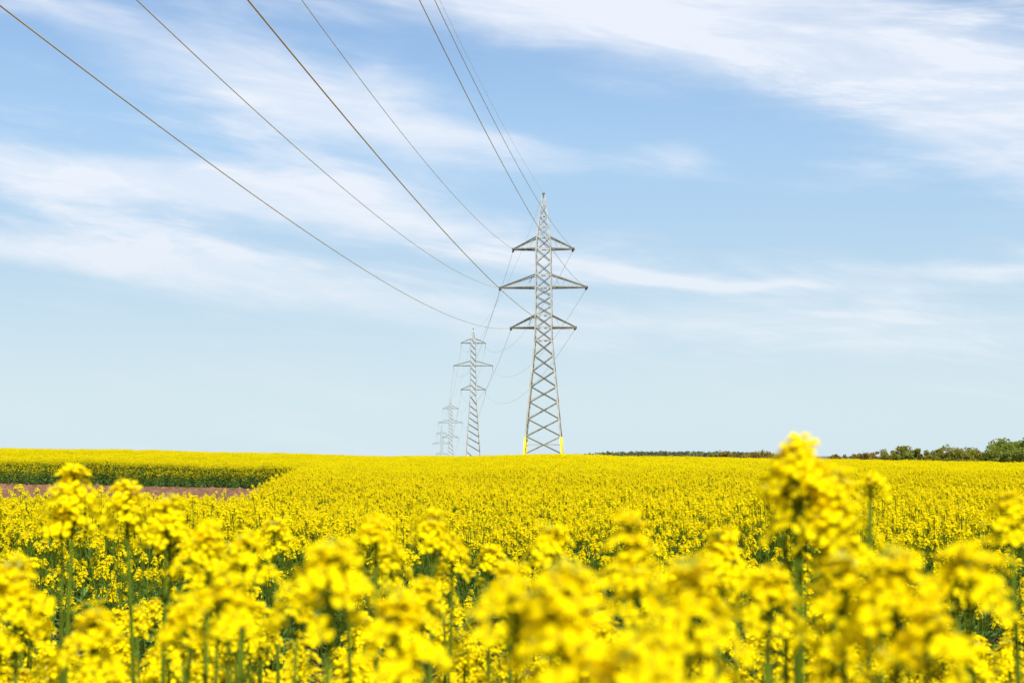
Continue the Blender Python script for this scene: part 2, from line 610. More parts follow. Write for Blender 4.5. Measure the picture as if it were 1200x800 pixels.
def plant_layout(rng, h, branches, headscale=1.0, low=0.42, drop=(0.02, 0.22), leaves=6, reach=(0.05, 0.15), lean=0.05, mainvar=None):
    """stems [(pts, radii)], leaves [(kind, matrix)], heads [(pos, dir, scale, variant)]"""
    stems, lvs, hds = [], [], []
    v0 = rng.choice([1, 3, 4, 6, 7]) if mainvar is None else mainvar
    top = Vector((rng.uniform(-lean, lean), rng.uniform(-lean, lean), h - (HEAD_SPEC[v0][0] + .012) * headscale))
    bow = (rng.uniform(-.02, .02), rng.uniform(-.02, .02), 0)
    mp = curve_pts((0, 0, -0.03), top, bow, 7)
    stems.append((mp, [0.0085, 0.008, 0.0072, 0.0062, 0.005, 0.004, 0.0031, 0.0023]))
    mdir = (mp[-1] - mp[-2]).normalized()
    hds.append((top, mdir, headscale, v0))

    def on_main(z):
        t = min(.999, max(0, z / h)) * 7
        i = int(t)
        return mp[i].lerp(mp[i + 1], t - i)
    az = rng.uniform(0, 6.28)
    for b in range(branches):
        az += 2.4 + rng.uniform(-.4, .4)
        zs = h * rng.uniform(low, 0.80)
        s = on_main(zs)
        bv, bs = rng.randrange(8), headscale * rng.uniform(.75, 1.0)
        ez = max(zs + 0.06, h - .012 - HEAD_SPEC[bv][0] * bs - rng.uniform(*drop))
        rch = rng.uniform(*reach)
        e = Vector((s.x + math.cos(az) * rch, s.y + math.sin(az) * rch, ez))
        out = Vector((math.cos(az), math.sin(az), 0)) * rch * 0.28
        bp = curve_pts(s, e, out, 4)
        stems.append((bp, [0.0035, 0.003, 0.0026, 0.0022, 0.0018]))
        hds.append((e, (bp[-1] - bp[-2]).normalized(), bs, bv))
        lvs.append((3, frame(s, (0, 0, 1), az + rng.uniform(-.2, .2), rng.uniform(.8, 1.2)) @ Matrix.Rotation(-R(30), 4, 'Y')))
    for i in range(leaves):
        az += 2.4 + rng.uniform(-.4, .4)
        z = h * (0.10 + 0.50 * (i + rng.random()) / leaves)
        kind = 0 if z < h * .3 else (1 if z < h * .45 else 2)
        lvs.append((kind, frame(on_main(z), (0, 0, 1), az, rng.uniform(.8, 1.15)) @ Matrix.Rotation(-R(rng.uniform(5, 40)), 4, 'Y')))
    return stems, lvs, hds


def stems_geo(stems, sides=5):
    g = Geo()
    for pts, rad in stems:
        g.tube(pts, rad, 2, sides)
    return g


def append(g, src, T):
    Ta = np.array(T)
    v = np.vstack(src.v) @ Ta[:3, :3].T + Ta[:3, 3]
    b = g.n
    g.v.append(v)
    g.f.extend([tuple(i + b for i in ff) for ff in src.f])
    g.m.extend(src.m)
    g.n += len(v)


def merged_plant(rng, lay, coarse, g=None, T=None):
    st, lv, hd = lay
    g = g or Geo()
    T = T or Matrix.Identity(4)
    append(g, stems_geo(st, 3), T)
    for kd, Mx in lv:
        append(g, LEAVES[kd], T @ Mx)
    for p, d, s, v in hd:
        append(g, (HEADS_C if coarse else HEADS)[v], T @ frame(p, d, rng.uniform(0, 6.28), s))
    return g


# ------------------------------------------------------------------ rapeseed: the field beyond the tramline (one mass)
def build_field():
    rng = random.Random(5)
    forms = bpy.data.collections.new('rapeseed_forms')
    NP, NC, NE = 14, 8, 5
    for i in range(NP):
        lay = plant_layout(rng, 1.20 * rng.uniform(.96, 1.04), rng.randrange(5, 8), 1.0, low=.45, drop=(.01, .26), leaves=6, reach=(.07, .20))
        g = merged_plant(rng, lay, False)
        forms.objects.link(bpy.data.objects.new('rapeseed_form_a%02d' % i, g.mesh('rapeseed_form', PLANT_MATS)))
    for i in range(NC):
        g = Geo()
        for j in range(19):
            lay = plant_layout(rng, 1.20 * rng.uniform(.92, 1.06), rng.randrange(3, 6), 1.05, low=.5, drop=(.01, .20), leaves=4, reach=(.07, .18))
            T = Matrix.Translation((rng.uniform(-.42, .42), rng.uniform(-.42, .42), 0)) @ Matrix.Rotation(rng.uniform(0, 6.28), 4, 'Z')
            merged_plant(rng, lay, True, g, T)
        forms.objects.link(bpy.data.objects.new('rapeseed_form_b%02d' % i, g.mesh('rapeseed_clump', PLANT_MATS)))
    for i in range(NE):
        lay = plant_layout(rng, 1.20 * rng.uniform(.94, 1.04), rng.randrange(4, 8), .95, low=.28, drop=(.02, .60), leaves=15, reach=(.08, .22))
        g = merged_plant(rng, lay, False)
        forms.objects.link(bpy.data.objects.new('rapeseed_form_c%02d' % i, g.mesh('rapeseed_form', PLANT_MATS)))
    r = np.random.default_rng(8)
    P, I, RZ, TX, TY, S = [], [], [], [], [], []

    def put(x, y, idx, s, tilt):
        n = len(x)
        P.append(np.stack([x, y, ground_z(x, y)], 1)); I.append(idx)
        RZ.append(r.uniform(0, 2 * PI, n)); TX.append(r.normal(0, tilt, n)); TY.append(r.normal(0, tilt, n)); S.append(s)
    # single plants, 9 .. 44 m
    y0, y1 = 6.0, 44.0
    dens = 34
    area = 2 * ((0.40 * (y1 + y0) / 2 + 1.2) * (y1 - y0))
    n = int(area * dens * 1.3)
    y = r.uniform(y0, y1, n); x = r.uniform(-1, 1, n) * (0.40 * y1 + 1.2)
    ok = np.abs(x) < 0.40 * y + 1.2
    # ragged front edge along the tramline
    front = 9.6 + 0.5 * np.sin(x * 1.3) + 0.35 * np.sin(x * 3.1 + 1) + r.normal(0, .2, n)
    stray = (y > 6.3) & (y <= front) & (r.uniform(0, 1, n) < .17)
    ok &= (y > front) | stray
    thin = np.clip((y - front) / 3.6, 0, 1)
    ok &= stray | (r.uniform(0, 1, n) < (0.26 + 0.74 * thin) * (0.80 + 0.2 * np.sin(x * 2.3 + 1.7 * np.sin(y * 1.1))))
    ok &= ~in_poly(x + r.normal(0, .15, n), y + r.normal(0, .25, n), BARE)
    x, y = x[ok], y[ok]
    n = len(x)
    hs = 1.0 + 0.05 * np.sin(x * .9 + y * .35) + r.normal(0, .045, n)
    tall = r.uniform(0, 1, n) < .03
    hs[tall] += r.uniform(.06, .16, tall.sum())
    rim = (y < 9.9 + 1.3 + 0.5 * np.sin(x * 1.3)) & (r.uniform(0, 1, n) < .7)
    put(x, y, np.where(rim, r.integers(NP + NC, NP + NC + NE, n), r.integers(0, NP, n)), np.clip(hs, .8, 1.22), .05)
    # clumps, 44 .. 175 m
    y0, y1 = 43.5, 175.0
    st = 0.72
    gx, gy = np.meshgrid(np.arange(-0.42 * y1, 0.42 * y1, st), np.arange(y0, y1, st))
    x, y = gx.ravel(), gy.ravel()
    n = len(x)
    x = x + r.uniform(-.3, .3, n); y = y + r.uniform(-.3, .3, n)
    ok = (np.abs(x) < .41 * y + 2) & ~in_poly(x, y, BARE)
    px, pd = 3.84, 173.0
    ok &= ~((np.abs(x - px) < 3.3) & (np.abs(y - pd) < 3.3))
    x, y = x[ok], y[ok]
    n = len(x)
    put(x, y, r.integers(NP, NP + NC, n), np.clip(1.0 + 0.04 * np.sin(x * .5) + r.normal(0, .05, n), .85, 1.15), .02)
    # far edge of the bare corner and its near rim stay as single plants so that the edge is ragged
    m = 2600
    t = r.uniform(0, 1, m)
    x = -75 + t * 66; y = np.interp(x, [-80, -26, -14, -9.8], [66, 71, 72, 71]) + np.abs(r.normal(0, .45, m)) - .25
    ok = np.abs(x) < .42 * y
    x, y = x[ok], y[ok]
    put(x, y, r.integers(NP + NC, NP + NC + NE, len(x)), np.clip(.90 + r.normal(0, .1, len(x)), .55, 1.05), .08)
    m = 420
    x = -r.uniform(7, 32, m); y = np.interp(x, [-80, -26, -14, -9.8], [66, 71, 72, 71]) - r.exponential(.8, m) - .2
    put(x, y, r.integers(NP + NC, NP + NC + NE, m), np.clip(.55 + r.normal(0, .15, m), .25, .9), .12)
    m = 190
    x = -r.uniform(4.6, 11, m); y = np.interp(x, [-60, -8.2, -6.3, -4.9], [19.3, 20.4, 21.0, 21.8]) + r.exponential(.9, m)
    put(x, y, r.integers(0, NP, m), np.clip(.9 + r.normal(0, .1, m), .6, 1.1), .1)
    P = np.vstack(P)
    me = bpy.data.meshes.new('rapeseed_field')
    me.vertices.add(len(P))
    me.vertices.foreach_set('co', P.astype(np.float32).ravel())
    a = me.attributes.new('form', 'INT', 'POINT'); a.data.foreach_set('value', np.concatenate(I).astype(np.int32))
    a = me.attributes.new('turn', 'FLOAT_VECTOR', 'POINT')
    a.data.foreach_set('vector', np.stack([np.concatenate(TX), np.concatenate(TY), np.concatenate(RZ)], 1).astype(np.float32).ravel())
    a = me.attributes.new('size', 'FLOAT', 'POINT'); a.data.foreach_set('value', np.concatenate(S).astype(np.float32))
    me.update()
    o = bpy.data.objects.new('rapeseed_field', me)
    COL.objects.link(o)
    tag(o, 'dense mass of yellow flowering rapeseed stretching from tramline to horizon', 'rapeseed', kind='stuff')
    t = bpy.data.node_groups.new('grow_rapeseed', 'GeometryNodeTree')
    t.interface.new_socket('Geometry', in_out='INPUT', socket_type='NodeSocketGeometry')
    t.interface.new_socket('Geometry', in_out='OUTPUT', socket_type='NodeSocketGeometry')
    N = t.nodes
    gi, go = N.new('NodeGroupInput'), N.new('NodeGroupOutput')
    ci = N.new('GeometryNodeCollectionInfo')
    ci.inputs['Collection'].default_value = forms
    ci.inputs['Separate Children'].default_value = True
    ci.inputs['Reset Children'].default_value = True
    ip = N.new('GeometryNodeInstanceOnPoints')
    ip.inputs['Pick Instance'].default_value = True

    def attr(nm, tp):
        q = N.new('GeometryNodeInputNamedAttribute')
        q.data_type = tp
        q.inputs['Name'].default_value = nm
        return [s for s in q.outputs if s.enabled][0]
    L = t.links
    m2p = N.new('GeometryNodeMeshToPoints')
    L.new(gi.outputs[0], m2p.inputs['Mesh'])
    L.new(m2p.outputs[0], ip.inputs['Points'])
    L.new(ci.outputs[0], ip.inputs['Instance'])
    L.new(attr('form', 'INT'), ip.inputs['Instance Index'])
    L.new(attr('turn', 'FLOAT_VECTOR'), ip.inputs['Rotation'])
    L.new(attr('size', 'FLOAT'), ip.inputs['Scale'])
    L.new(ip.outputs[0], go.inputs[0])
    md = o.modifiers.new('grow_rapeseed', 'NODES')
    md.node_group = t
    print('field instances', len(P))


build_field()


# ------------------------------------------------------------------ pylons
_bx_v = [(-.5, -.5, 0), (.5, -.5, 0), (.5, .5, 0), (-.5, .5, 0), (-.5, -.5, 1), (.5, -.5, 1), (.5, .5, 1), (-.5, .5, 1)]
_bx_f = [(3, 2, 1, 0), (4, 5, 6, 7), (0, 1, 5, 4), (1, 2, 6, 5), (2, 3, 7, 6), (3, 0, 4, 7)]
# angle iron of unit length: two thin flanges
_an_v = [(-.5, -.5, 0), (.5, -.5, 0), (.5, -.34, 0), (-.34, -.34, 0), (-.34, .5, 0), (-.5, .5, 0)]
_an_v = _an_v + [(x, y, 1) for x, y, _ in _an_v]
_an_f = [(5, 4, 3, 0), (3, 2, 1, 0), (6, 9, 10, 11), (6, 7, 8, 9)] + [(i, (i + 1) % 6, (i + 1) % 6 + 6, i + 6) for i in range(6)]
BAR = {k: link_mesh('brace', _an_v, _an_f, M[k], link=False) for k in ('steel', 'steel_dark')}


def bar_matrix(p, q, w, spin=0.0):
    p, q = Vector(p), Vector(q)
    d = q - p
    rot = Vector((0, 0, 1)).rotation_difference(d.normalized()) @ Quaternion((0, 0, 1), spin)
    return Matrix.Translation(p) @ rot.to_matrix().to_4x4() @ Matrix.Diagonal((w, w, d.length, 1))


def bar(name, p, q, w, parent, mat='steel', spin=0.0):
    return child(name, BAR[mat], parent, bar_matrix(p, q, w, spin))


def insulator_mesh(n=9, L=1.25, rr=.13):
    g = Geo()
    pts, rad = [], []
    for i in range(n):
        z = L * (i + .2) / n
        s = L / n
        pts += [(0, 0, z), (0, 0, z + s * .15), (0, 0, z + s * .45), (0, 0, z + s * .6)]
        rad += [0.03, rr, rr * .85, 0.03]
    g.tube(pts, rad, 0, 8)
    return g.mesh('insulator_string', [M['insulator']])


INS = insulator_mesh()
INS_THIN = insulator_mesh(9, 1.2, .055)


def pylon(name, loc, yaw, half, panels_low, panels_up, arms, peak_z, z_belt, yellow=0.0, single=False, tension=False, legw=0.2):
    """half: list of (z, half width); arms: list of (z, reach, rise)"""
    root = bpy.data.objects.new(name, None)
    COL.objects.link(root)
    root.location = loc
    root.rotation_euler = (0, 0, yaw)
    root.empty_display_size = 1.0

    def hw(z):
        return float(np.interp(z, [a for a, _ in half], [b for _, b in half]))

    def corner(i, z):
        sx, sy = [(-1, -1), (1, -1), (1, 1), (-1, 1)][i]
        return Vector((sx * hw(z), sy * hw(z), z))
    zs = sorted(set([a for a, _ in half]))
    for i in range(4):
        g = Geo()
        for z0, z1 in zip(zs[:-1], zs[1:]):
            if z1 <= yellow + 1e-6:
                continue
            z0 = max(z0, yellow)
            w = legw if z1 <= z_belt + .01 else legw * (.85 if z1 < arms[0][0] + arms[0][2] + .1 else .7)
            g.addT(np.array(_bx_v), _bx_f, 0, bar_matrix(corner(i, z0), corner(i, z1), w))
        lg = child('leg', g.mesh('leg', [M['steel']]), root)
        if yellow:
            g = Geo()
            g.addT(np.array(_bx_v), _bx_f, 0, bar_matrix(corner(i, -0.3), corner(i, yellow), legw * 1.25))
            ft = child('painted_foot', g.mesh('painted_foot', [M['yellow_paint']]), lg)
            ft['label'] = 'yellow painted foot of the leg'
    # face bracing
    lev = panels_low + panels_up[1:]
    for a, (z0, z1) in enumerate(zip(lev[:-1], lev[1:])):
        big = z1 <= z_belt + .01
        w = 0.15 if big else 0.12
        for fc in range(4):
            i, j = fc, (fc + 1) % 4
            if not single:
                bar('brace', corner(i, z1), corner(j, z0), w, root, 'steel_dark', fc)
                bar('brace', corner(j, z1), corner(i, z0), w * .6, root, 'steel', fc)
            else:
                i, j = (j, i) if fc >= 2 else (i, j)
                bar('brace', corner(i, z1), corner(j, z0), w * 1.05, root, 'steel_dark', fc)
    belts = [z_belt] + [z for z, _, _ in arms] + [z + rs for z, _, rs in arms]
    pk0 = arms[0][0] + arms[0][2]
    k = 4
    pk = [pk0 + (peak_z - pk0) * (i / k) for i in range(1, k)]
    if yellow:
        belts.append(yellow * .52 + .5 * panels_low[0])
    for z in belts + pk[:3]:
        for fc in range(4):
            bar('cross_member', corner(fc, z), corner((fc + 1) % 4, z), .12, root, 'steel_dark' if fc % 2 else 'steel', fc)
    # peak bracing
    pz = [pk0] + pk
    for n_, (z0, z1) in enumerate(zip(pz[:-1], pz[1:])):
        for fc in range(4):
            i, j = fc, (fc + 1) % 4
            bar('brace', corner(i, z1), corner(j, z0), .08, root, 'steel', fc)
            if not single:
                bar('brace', corner(j, z1), corner(i, z0), .06, root, 'steel', fc)
    g = Geo()
    g.addT(np.array(_bx_v) * np.array([.34, .34, .55]) + np.array([0, 0, peak_z - .25]), _bx_f, 0, Matrix.Identity(4))
    g.addT(np.array(_bx_v) * np.array([.10, .5, .10]) + np.array([0, 0, peak_z + .12]), _bx_f, 0, Matrix.Identity(4))
    child('peak_cap', g.mesh('peak_cap', [M['steel_dark']]), root)
    # cross arms
    tips = {}
    for ai, (z, reach, rise) in enumerate(arms):
        for sx in (-1, 1):
            h0, h1 = hw(z), hw(z + rise)
            tip = Vector((sx * reach, 0, z))
            g = Geo()
            for sy in (-1, 1):
                g.addT(np.array(_bx_v), _bx_f, 0, bar_matrix((sx * h0, sy * h0, z), tip + Vector((0, sy * .08, 0)), .15))
                g.addT(np.array(_bx_v), _bx_f, 0, bar_matrix((sx * h1, sy * h1, z + rise), tip + Vector((0, sy * .08, .06)), .12))
            g.addT(np.array(_bx_v) * np.array([.26, .34, .30]) + np.array([tip.x, 0, z - .14]), _bx_f, 0, Matrix.Identity(4))
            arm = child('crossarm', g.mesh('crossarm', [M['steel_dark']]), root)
            nst = max(2, int(round((reach - h0) / 1.0)))
            for sy in (-1, 1):
                B = lambda t: Vector((sx * h0, sy * h0, z)).lerp(tip + Vector((0, sy * .08, 0)), t)
                T = lambda t: Vector((sx * h1, sy * h1, z + rise)).lerp(tip + Vector((0, sy * .08, .06)), t)
                for q in range(1, nst):
                    bar('strut', B(q / nst), T((q - .5) / nst) if q % 2 else T(q / nst), .06, arm, 'steel')
                    bar('strut', B(q / nst), T(min(1, (q + .5) / nst)), .05, arm, 'steel')
            for q in range(1, nst):
                bar('strut', (sx * (h0 + (reach - h0) * q / nst), -h0 * (1 - q / nst), z - .02), (sx * (h0 + (reach - h0) * (q - .9) / nst), h0 * (1 - (q - .9) / nst), z - .02), .06, arm, 'steel')
            tips[(ai, sx)] = tip
            if not tension:
                child('insulator_string', INS_THIN, root, frame(tip + Vector((0, 0, -.1)), (0, 0, -1)))
    tips['peak'] = Vector((0, 0, peak_z + .25))
    MW = Matrix.Translation(Vector(loc)) @ Matrix.Rotation(yaw, 4, 'Z')
    return root, {k: MW @ v for k, v in tips.items()}


def zz(py, d):
    return EYE + (HZ - py) / F * d


D1, D2, D3, D4 = 173.0, 388.0, 625.0, 881.0
x1 = (637 - 600) / F * D1
b1 = -0.05
yawT = R(-3.5)
hz_ = lambda y: zz(y, D1) - b1
arms1 = [(hz_(292), 35.2 / F * D1, 1.45), (hz_(337), 50.8 / F * D1, 1.55), (hz_(384), 37.8 / F * D1, 1.5)]
zb = hz_(399)
low1 = [hz_(531.5)] + [hz_(v) for v in (511, 491, 471, 453, 434.5, 416.5)] + [zb]
up1 = [zb, arms1[2][0], arms1[2][0] + arms1[2][2], hz_(358), hz_(347), arms1[1][0], arms1[1][0] + arms1[1][2], hz_(307), arms1[0][0], arms1[0][0] + arms1[0][2]]
half1 = [(-.3, 2.40), (hz_(511), 2.12), (zb, 1.02), (arms1[0][0], .88), (arms1[0][0] + 1.45, .78), (hz_(229), .16)]
root1, tips1 = pylon('electricity_pylon', (x1, D1, b1), yawT, half1, low1, up1, arms1, hz_(229), zb, yellow=hz_(512), tension=True, legw=.19)
tag(root1, 'large steel lattice pylon with yellow painted feet rising from the rapeseed', 'pylon', 'pylons along the power line')

b2 = -1.0
h2 = lambda y: zz(y, D2) - b2
arms2 = [(h2(402), 14.2 / F * D2, 1.25), (h2(428.5), 22.8 / F * D2, 1.3), (h2(456.5), 14.2 / F * D2, 1.25)]
zb2 = h2(464)
low2 = [0.0] + [h2(v) for v in (529, 520, 512, 504, 496.5, 489, 482, 475)][::1] + [zb2]
low2 = sorted(low2)
up2 = [zb2] + list(np.linspace(zb2, arms2[0][0] + arms2[0][2], 11)[1:])
half2 = [(-.3, 2.05), (zb2, .80), (arms2[0][0], .70), (arms2[0][0] + 1.25, .62), (h2(386), .10)]
X2 = (554.6 - 600) / F * D2; X3 = (528 - 600) / F * D3; X4 = (517.5 - 600) / F * D4
yaw2 = math.atan2(-(X3 - x1), D3 - D1)
root2, tips2 = pylon('electricity_pylon', (X2, D2, b2), yaw2, half2, low2, up2, arms2, h2(386), zb2, single=True, legw=.2)
tag(root2, 'slim grey lattice pylon with unpainted feet, next in line behind the yellow-footed one', 'pylon', 'pylons along the power line')


def copy_tree(o, parent=None):
    c = o.copy()
    COL.objects.link(c)
    c.parent = parent
    for ch in list(o.children):
        copy_tree(ch, c)
    return c


allt = [tips1, tips2]
for (X, D, topy, lab) in ((X3, D3, 478.6, 'small faint lattice pylon, third along the line beyond the slim grey one'),
                          (X4, D4, 508.0, 'tiniest lattice pylon at the far end of the power line')):
    b = zz(topy, D) - arms2[0][0]
    c = copy_tree(root2)
    c.location = (X, D, b)
    c['label'] = lab
    off = Vector((X - X2, D - D2, b - b2))
    allt.append({k: v + off for k, v in tips2.items()})


# ------------------------------------------------------------------ wires
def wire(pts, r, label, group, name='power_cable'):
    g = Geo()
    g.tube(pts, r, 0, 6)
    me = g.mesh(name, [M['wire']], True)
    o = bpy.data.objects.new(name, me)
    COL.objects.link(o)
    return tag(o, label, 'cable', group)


SIDE = {-1: 'on the bare soil side', 1: 'on the hedge side'}
LEV = ['top', 'middle', 'bottom']
# near span: plan slope and start slope of each conductor, found from its course in the photograph
NEAR = {(2, -1): (.078, -.099), (1, -1): (.078, -.103), (0, -1): (.084, -.093), (2, 1): (.088, -.107), (1, 1): (.097, -.094), (0, 1): (.097, -.095), 'peak': (.111, -.051)}
CC = .00042


def ins_dir(p, d):
    return frame(p, d)


for key, (s, b) in NEAR.items():
    tip = tips1[key]
    pts = []
    D0 = tip.y
    for i in range(61):
        t = (D0 + 52.0) * (i / 60.0)
        pts.append(Vector((tip.x - s * t, D0 - t, tip.z + b * t + CC * t * t)))
    if key == 'peak':
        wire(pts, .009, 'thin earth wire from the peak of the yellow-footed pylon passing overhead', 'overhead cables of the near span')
    else:
        d = (pts[1] - pts[0]).normalized()
        M1 = root1.matrix_basis.inverted()
        child('insulator_string', INS, root1, M1 @ frame(tip, d))
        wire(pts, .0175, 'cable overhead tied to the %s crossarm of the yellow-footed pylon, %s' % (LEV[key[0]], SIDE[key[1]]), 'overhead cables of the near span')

WHO = ['from the yellow-footed pylon to the slim one', 'from the slim pylon to the third', 'between the two farthest pylons']
for sidx in range(3):
    A, B = allt[sidx], allt[sidx + 1]
    for key in NEAR:
        a, bq = A[key].copy(), B[key].copy()
        if key != 'peak':
            bq.z -= 1.3
            if sidx > 0:
                a.z -= 1.3
        S = (bq - a).length
        sag = (5.3 if sidx == 0 else 6.0) * (0.75 if key == 'peak' else 1.0)
        pts = [a.lerp(bq, i / 40) - Vector((0, 0, 4 * sag * (i / 40) * (1 - i / 40))) for i in range(41)]
        if key == 'peak':
            lab = 'thin earth wire ' + WHO[sidx]
        else:
            lab = '%s crossarm cable %s, %s' % (LEV[key[0]], WHO[sidx], SIDE[key[1]])
            if sidx == 0:
                child('insulator_string', INS, root1, root1.matrix_basis.inverted() @ frame(a, (pts[1] - pts[0]).normalized()))
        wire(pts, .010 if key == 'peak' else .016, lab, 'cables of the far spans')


# ------------------------------------------------------------------ trees
def tree(name, x, d, h, w, mat, label, seed, n=2600, leaf=.22, open_=0.0, trunks=1, group='trees of the field hedge', low=0.05):
    rng = random.Random(seed)
    z0 = gz(x, d)
    root = bpy.data.objects.new(name, None)
    COL.objects.link(root)
    root.location = (x, d, z0)
    tag(root, label, 'tree' if name.endswith('tree') else 'shrub', group)
    g = Geo()
    ends = []
    for tk in range(trunks):
        bx = rng.uniform(-.15, .15) * w * (trunks > 1)
        top = Vector((bx + rng.uniform(-.1, .1) * w, rng.uniform(-.1, .1) * w, h * .8))
        mp = curve_pts((bx, 0, -.2), top, (rng.uniform(-.03, .03) * h, 0, 0), 6)
        r0 = h * .022
        g.tube(mp, [r0 * (1 - .13 * i) for i in range(7)], 0, 6)
        for i in range(11):
            t = rng.uniform(.18, .95) * 5.9
            s = mp[int(t)].lerp(mp[int(t) + 1], t - int(t))
            az = i * 2.4 + rng.uniform(-.5, .5)
            rr = w * .5 * rng.uniform(.45, .95) * math.sin(PI * min(.95, .22 + .72 * s.z / h))
            e = s + Vector((math.cos(az) * rr, math.sin(az) * rr, rng.uniform(.10, .30) * h))
            e.z = min(e.z, h * .93)
            bp = curve_pts(s, e, (0, 0, -.02 * h), 3)
            g.tube(bp, [r0 * .42, r0 * .3, r0 * .2, r0 * .1], 0, 4)
            ends.append((e, rr))
            for j in range(3):
                e2 = e + Vector((rng.gauss(0, 1), rng.gauss(0, 1), rng.gauss(.3, .6))) * w * .09
                g.tube([bp[2], e2], [r0 * .15, r0 * .05], 0, 3)
                ends.append((e2, rr * .6))
        ends.append((top, w * .2))
        ends += [(top + Vector((rng.gauss(0, .10) * w, rng.gauss(0, .10) * w, -rng.uniform(.02, .22) * h)), w * .2) for _ in range(5)]
    child('trunk', g.mesh('trunk', [M['bark']]), root)
    # crown: clumps of small leaf faces round the branch ends
    v, f = [], []
    rr = np.random.default_rng(seed)
    cl = []
    for e, q in ends:
        cl.append((np.array(e), w * rr.uniform(.07, .13)))
    for i in range(int(24 * (1 - open_))):
        a = rr.uniform(0, 2 * PI); zz_ = rr.uniform(low, .8) ** 1.25
        q = w * .5 * math.sin(PI * min(.95, .25 + .68 * zz_)) * math.sqrt(rr.uniform(.2, .9))
        cl.append((np.array([math.cos(a) * q, math.sin(a) * q, zz_ * h]), w * rr.uniform(.09, .15)))
    per = n // len(cl)
    for c, rad in cl:
        m = int(per * rr.uniform(.5, 1.5))
        p = rr.normal(0, 1, (m, 3)); p = p / (np.linalg.norm(p, axis=1, keepdims=True) + 1e-9) * rr.uniform(.1, 1, (m, 1)) ** .45 * rad
        p = p * np.array([1.15, 1.15, .8]) + c
        for k in range(m):
            if p[k, 2] < 0:
                continue
            u = rr.normal(0, 1, 3); u /= np.linalg.norm(u)
            t = np.cross(u, rr.normal(0, 1, 3)); t /= np.linalg.norm(t) + 1e-9
            s = leaf * rr.uniform(.6, 1.4)
            b = len(v)
            v += [p[k] - u * s, p[k] + t * s * .55, p[k] + u * s, p[k] - t * s * .55]
            f.append((b, b + 1, b + 2, b + 3))
    o = link_mesh('crown', v, f, M[mat], parent=root)
    return root


# (photo x of centre, photo y of top, photo width, distance, kind ...)
TREES = [
    ('broadleaf_tree', 1187, 516, 60, 285, 'tree_green', 'biggest green round-crowned tree at the end of the hedge row', 0.0, 2, 9000, .20),
    ('hedge_shrub', 1132, 526.5, 42, 300, 'tree_olive', 'wide rounded olive shrub next to the biggest green tree', 0.0, 3, 6500, .20),
    ('hedge_shrub', 1158, 532, 22, 292, 'tree_green', 'low green shrub tucked against the biggest green tree', 0.0, 2, 3000, .20),
    ('hedge_tree', 1103, 525, 24, 310, 'tree_olive', 'loose airy olive tree between two rounded hedge shrubs', .6, 2, 3000, .19),
    ('hedge_shrub', 1079, 527, 26, 305, 'tree_olive', 'compact dome-shaped olive shrub beside the twin-topped thin tree', 0.1, 2, 4500, .20),
    ('hedge_tree', 1045, 523.5, 27, 315, 'tree_olive', 'thin see-through tree with twin tops in the hedge', .2, 2, 4000, .19),
    ('hedge_shrub', 1063, 531, 16, 300, 'tree_green', 'small low shrub at the foot of the twin-topped thin tree', 0.0, 2, 2200, .20),
    ('hedge_shrub', 1018, 531, 22, 330, 'tree_brown', 'low sparse brownish shrub at the thin end of the hedge', .5, 2, 1800, .20),
    ('hedge_shrub', 1003, 532, 9, 335, 'tree_brown', 'tiny brownish bush just past the thin end of the hedge', .3, 1, 900, .18),
    ('hedge_shrub', 984, 533, 14, 420, 'tree_brown', 'lone low dark bush in the gap between hedge and wood', .2, 2, 1200, .25),
    ('hedge_shrub', 1092, 534, 20, 298, 'tree_olive', 'low olive scrub filling the hedge foot under the loose airy tree', 0.0, 2, 2200, .20),
    ('hedge_shrub', 1030, 534.5, 16, 318, 'tree_brown', 'low brown scrub between the sparse shrub and the twin-topped tree', 0.1, 2, 1600, .20),
    ('field_bush', 853, 528.6, 15, 420, 'tree_brown', 'brown rounded bush standing before the distant wood', .1, 2, 2200, .24),
    ('field_bush', 884, 530.5, 24, 420, 'tree_brown', 'low wide brown thicket before the distant wood', .1, 3, 2200, .24),
    ('field_bush', 838, 531.5, 10, 430, 'tree_olive', 'small olive bush before the distant wood', .1, 2, 1000, .24),
]
for i, (nm, px, py, pw, d, mat, lab, op, tk, n, lf) in enumerate(TREES):
    n, lf = int(n * 1.8), lf * 1.3
    x = (px - 600) / F * d
    h = zz(py, d) - gz(x, d)
    tree(nm, x, d, max(2.0, h), pw / F * d * 1.22, mat, lab, 140 + i, n, lf, op, tk, low=.05)


def woodland():
    rr = np.random.default_rng(77)
    v, f = [], []
    for i in range(330):
        t = rr.uniform(0, 1)
        d = rr.uniform(930, 1080)
        px = 682 + t * 250
        x = (px - 600) / F * d
        z0 = gz(x, d)
        prof = np.interp(px, [680, 700, 740, 830, 900, 935], [533, 531, 529.2, 529.5, 531, 533])
        top = zz(prof + rr.normal(-0.6, .5), d)
        h = max(5, top - z0)
        w = rr.uniform(4, 8)
        m = 110
        p = rr.normal(0, 1, (m, 3)); p /= np.linalg.norm(p, axis=1, keepdims=True)
        p *= rr.uniform(.3, 1, (m, 1)) ** .4
        p = p * np.array([w * .6, w * .6, h * .45]) + np.array([x, d, z0 + h * .55])
        for k in range(m):
            u = rr.normal(0, 1, 3); u /= np.linalg.norm(u)
            tt = np.cross(u, rr.normal(0, 1, 3)); tt /= np.linalg.norm(tt) + 1e-9
            s = rr.uniform(.5, 1.1)
            b = len(v)
            v += [p[k] - u * s, p[k] + tt * s * .6, p[k] + u * s, p[k] - tt * s * .6]
            f.append((b, b + 1, b + 2, b + 3))
    o = link_mesh('woodland', v, f, M['wood_far'])
    tag(o, 'long dark band of distant woodland on the horizon', 'woodland', kind='stuff')


woodland()


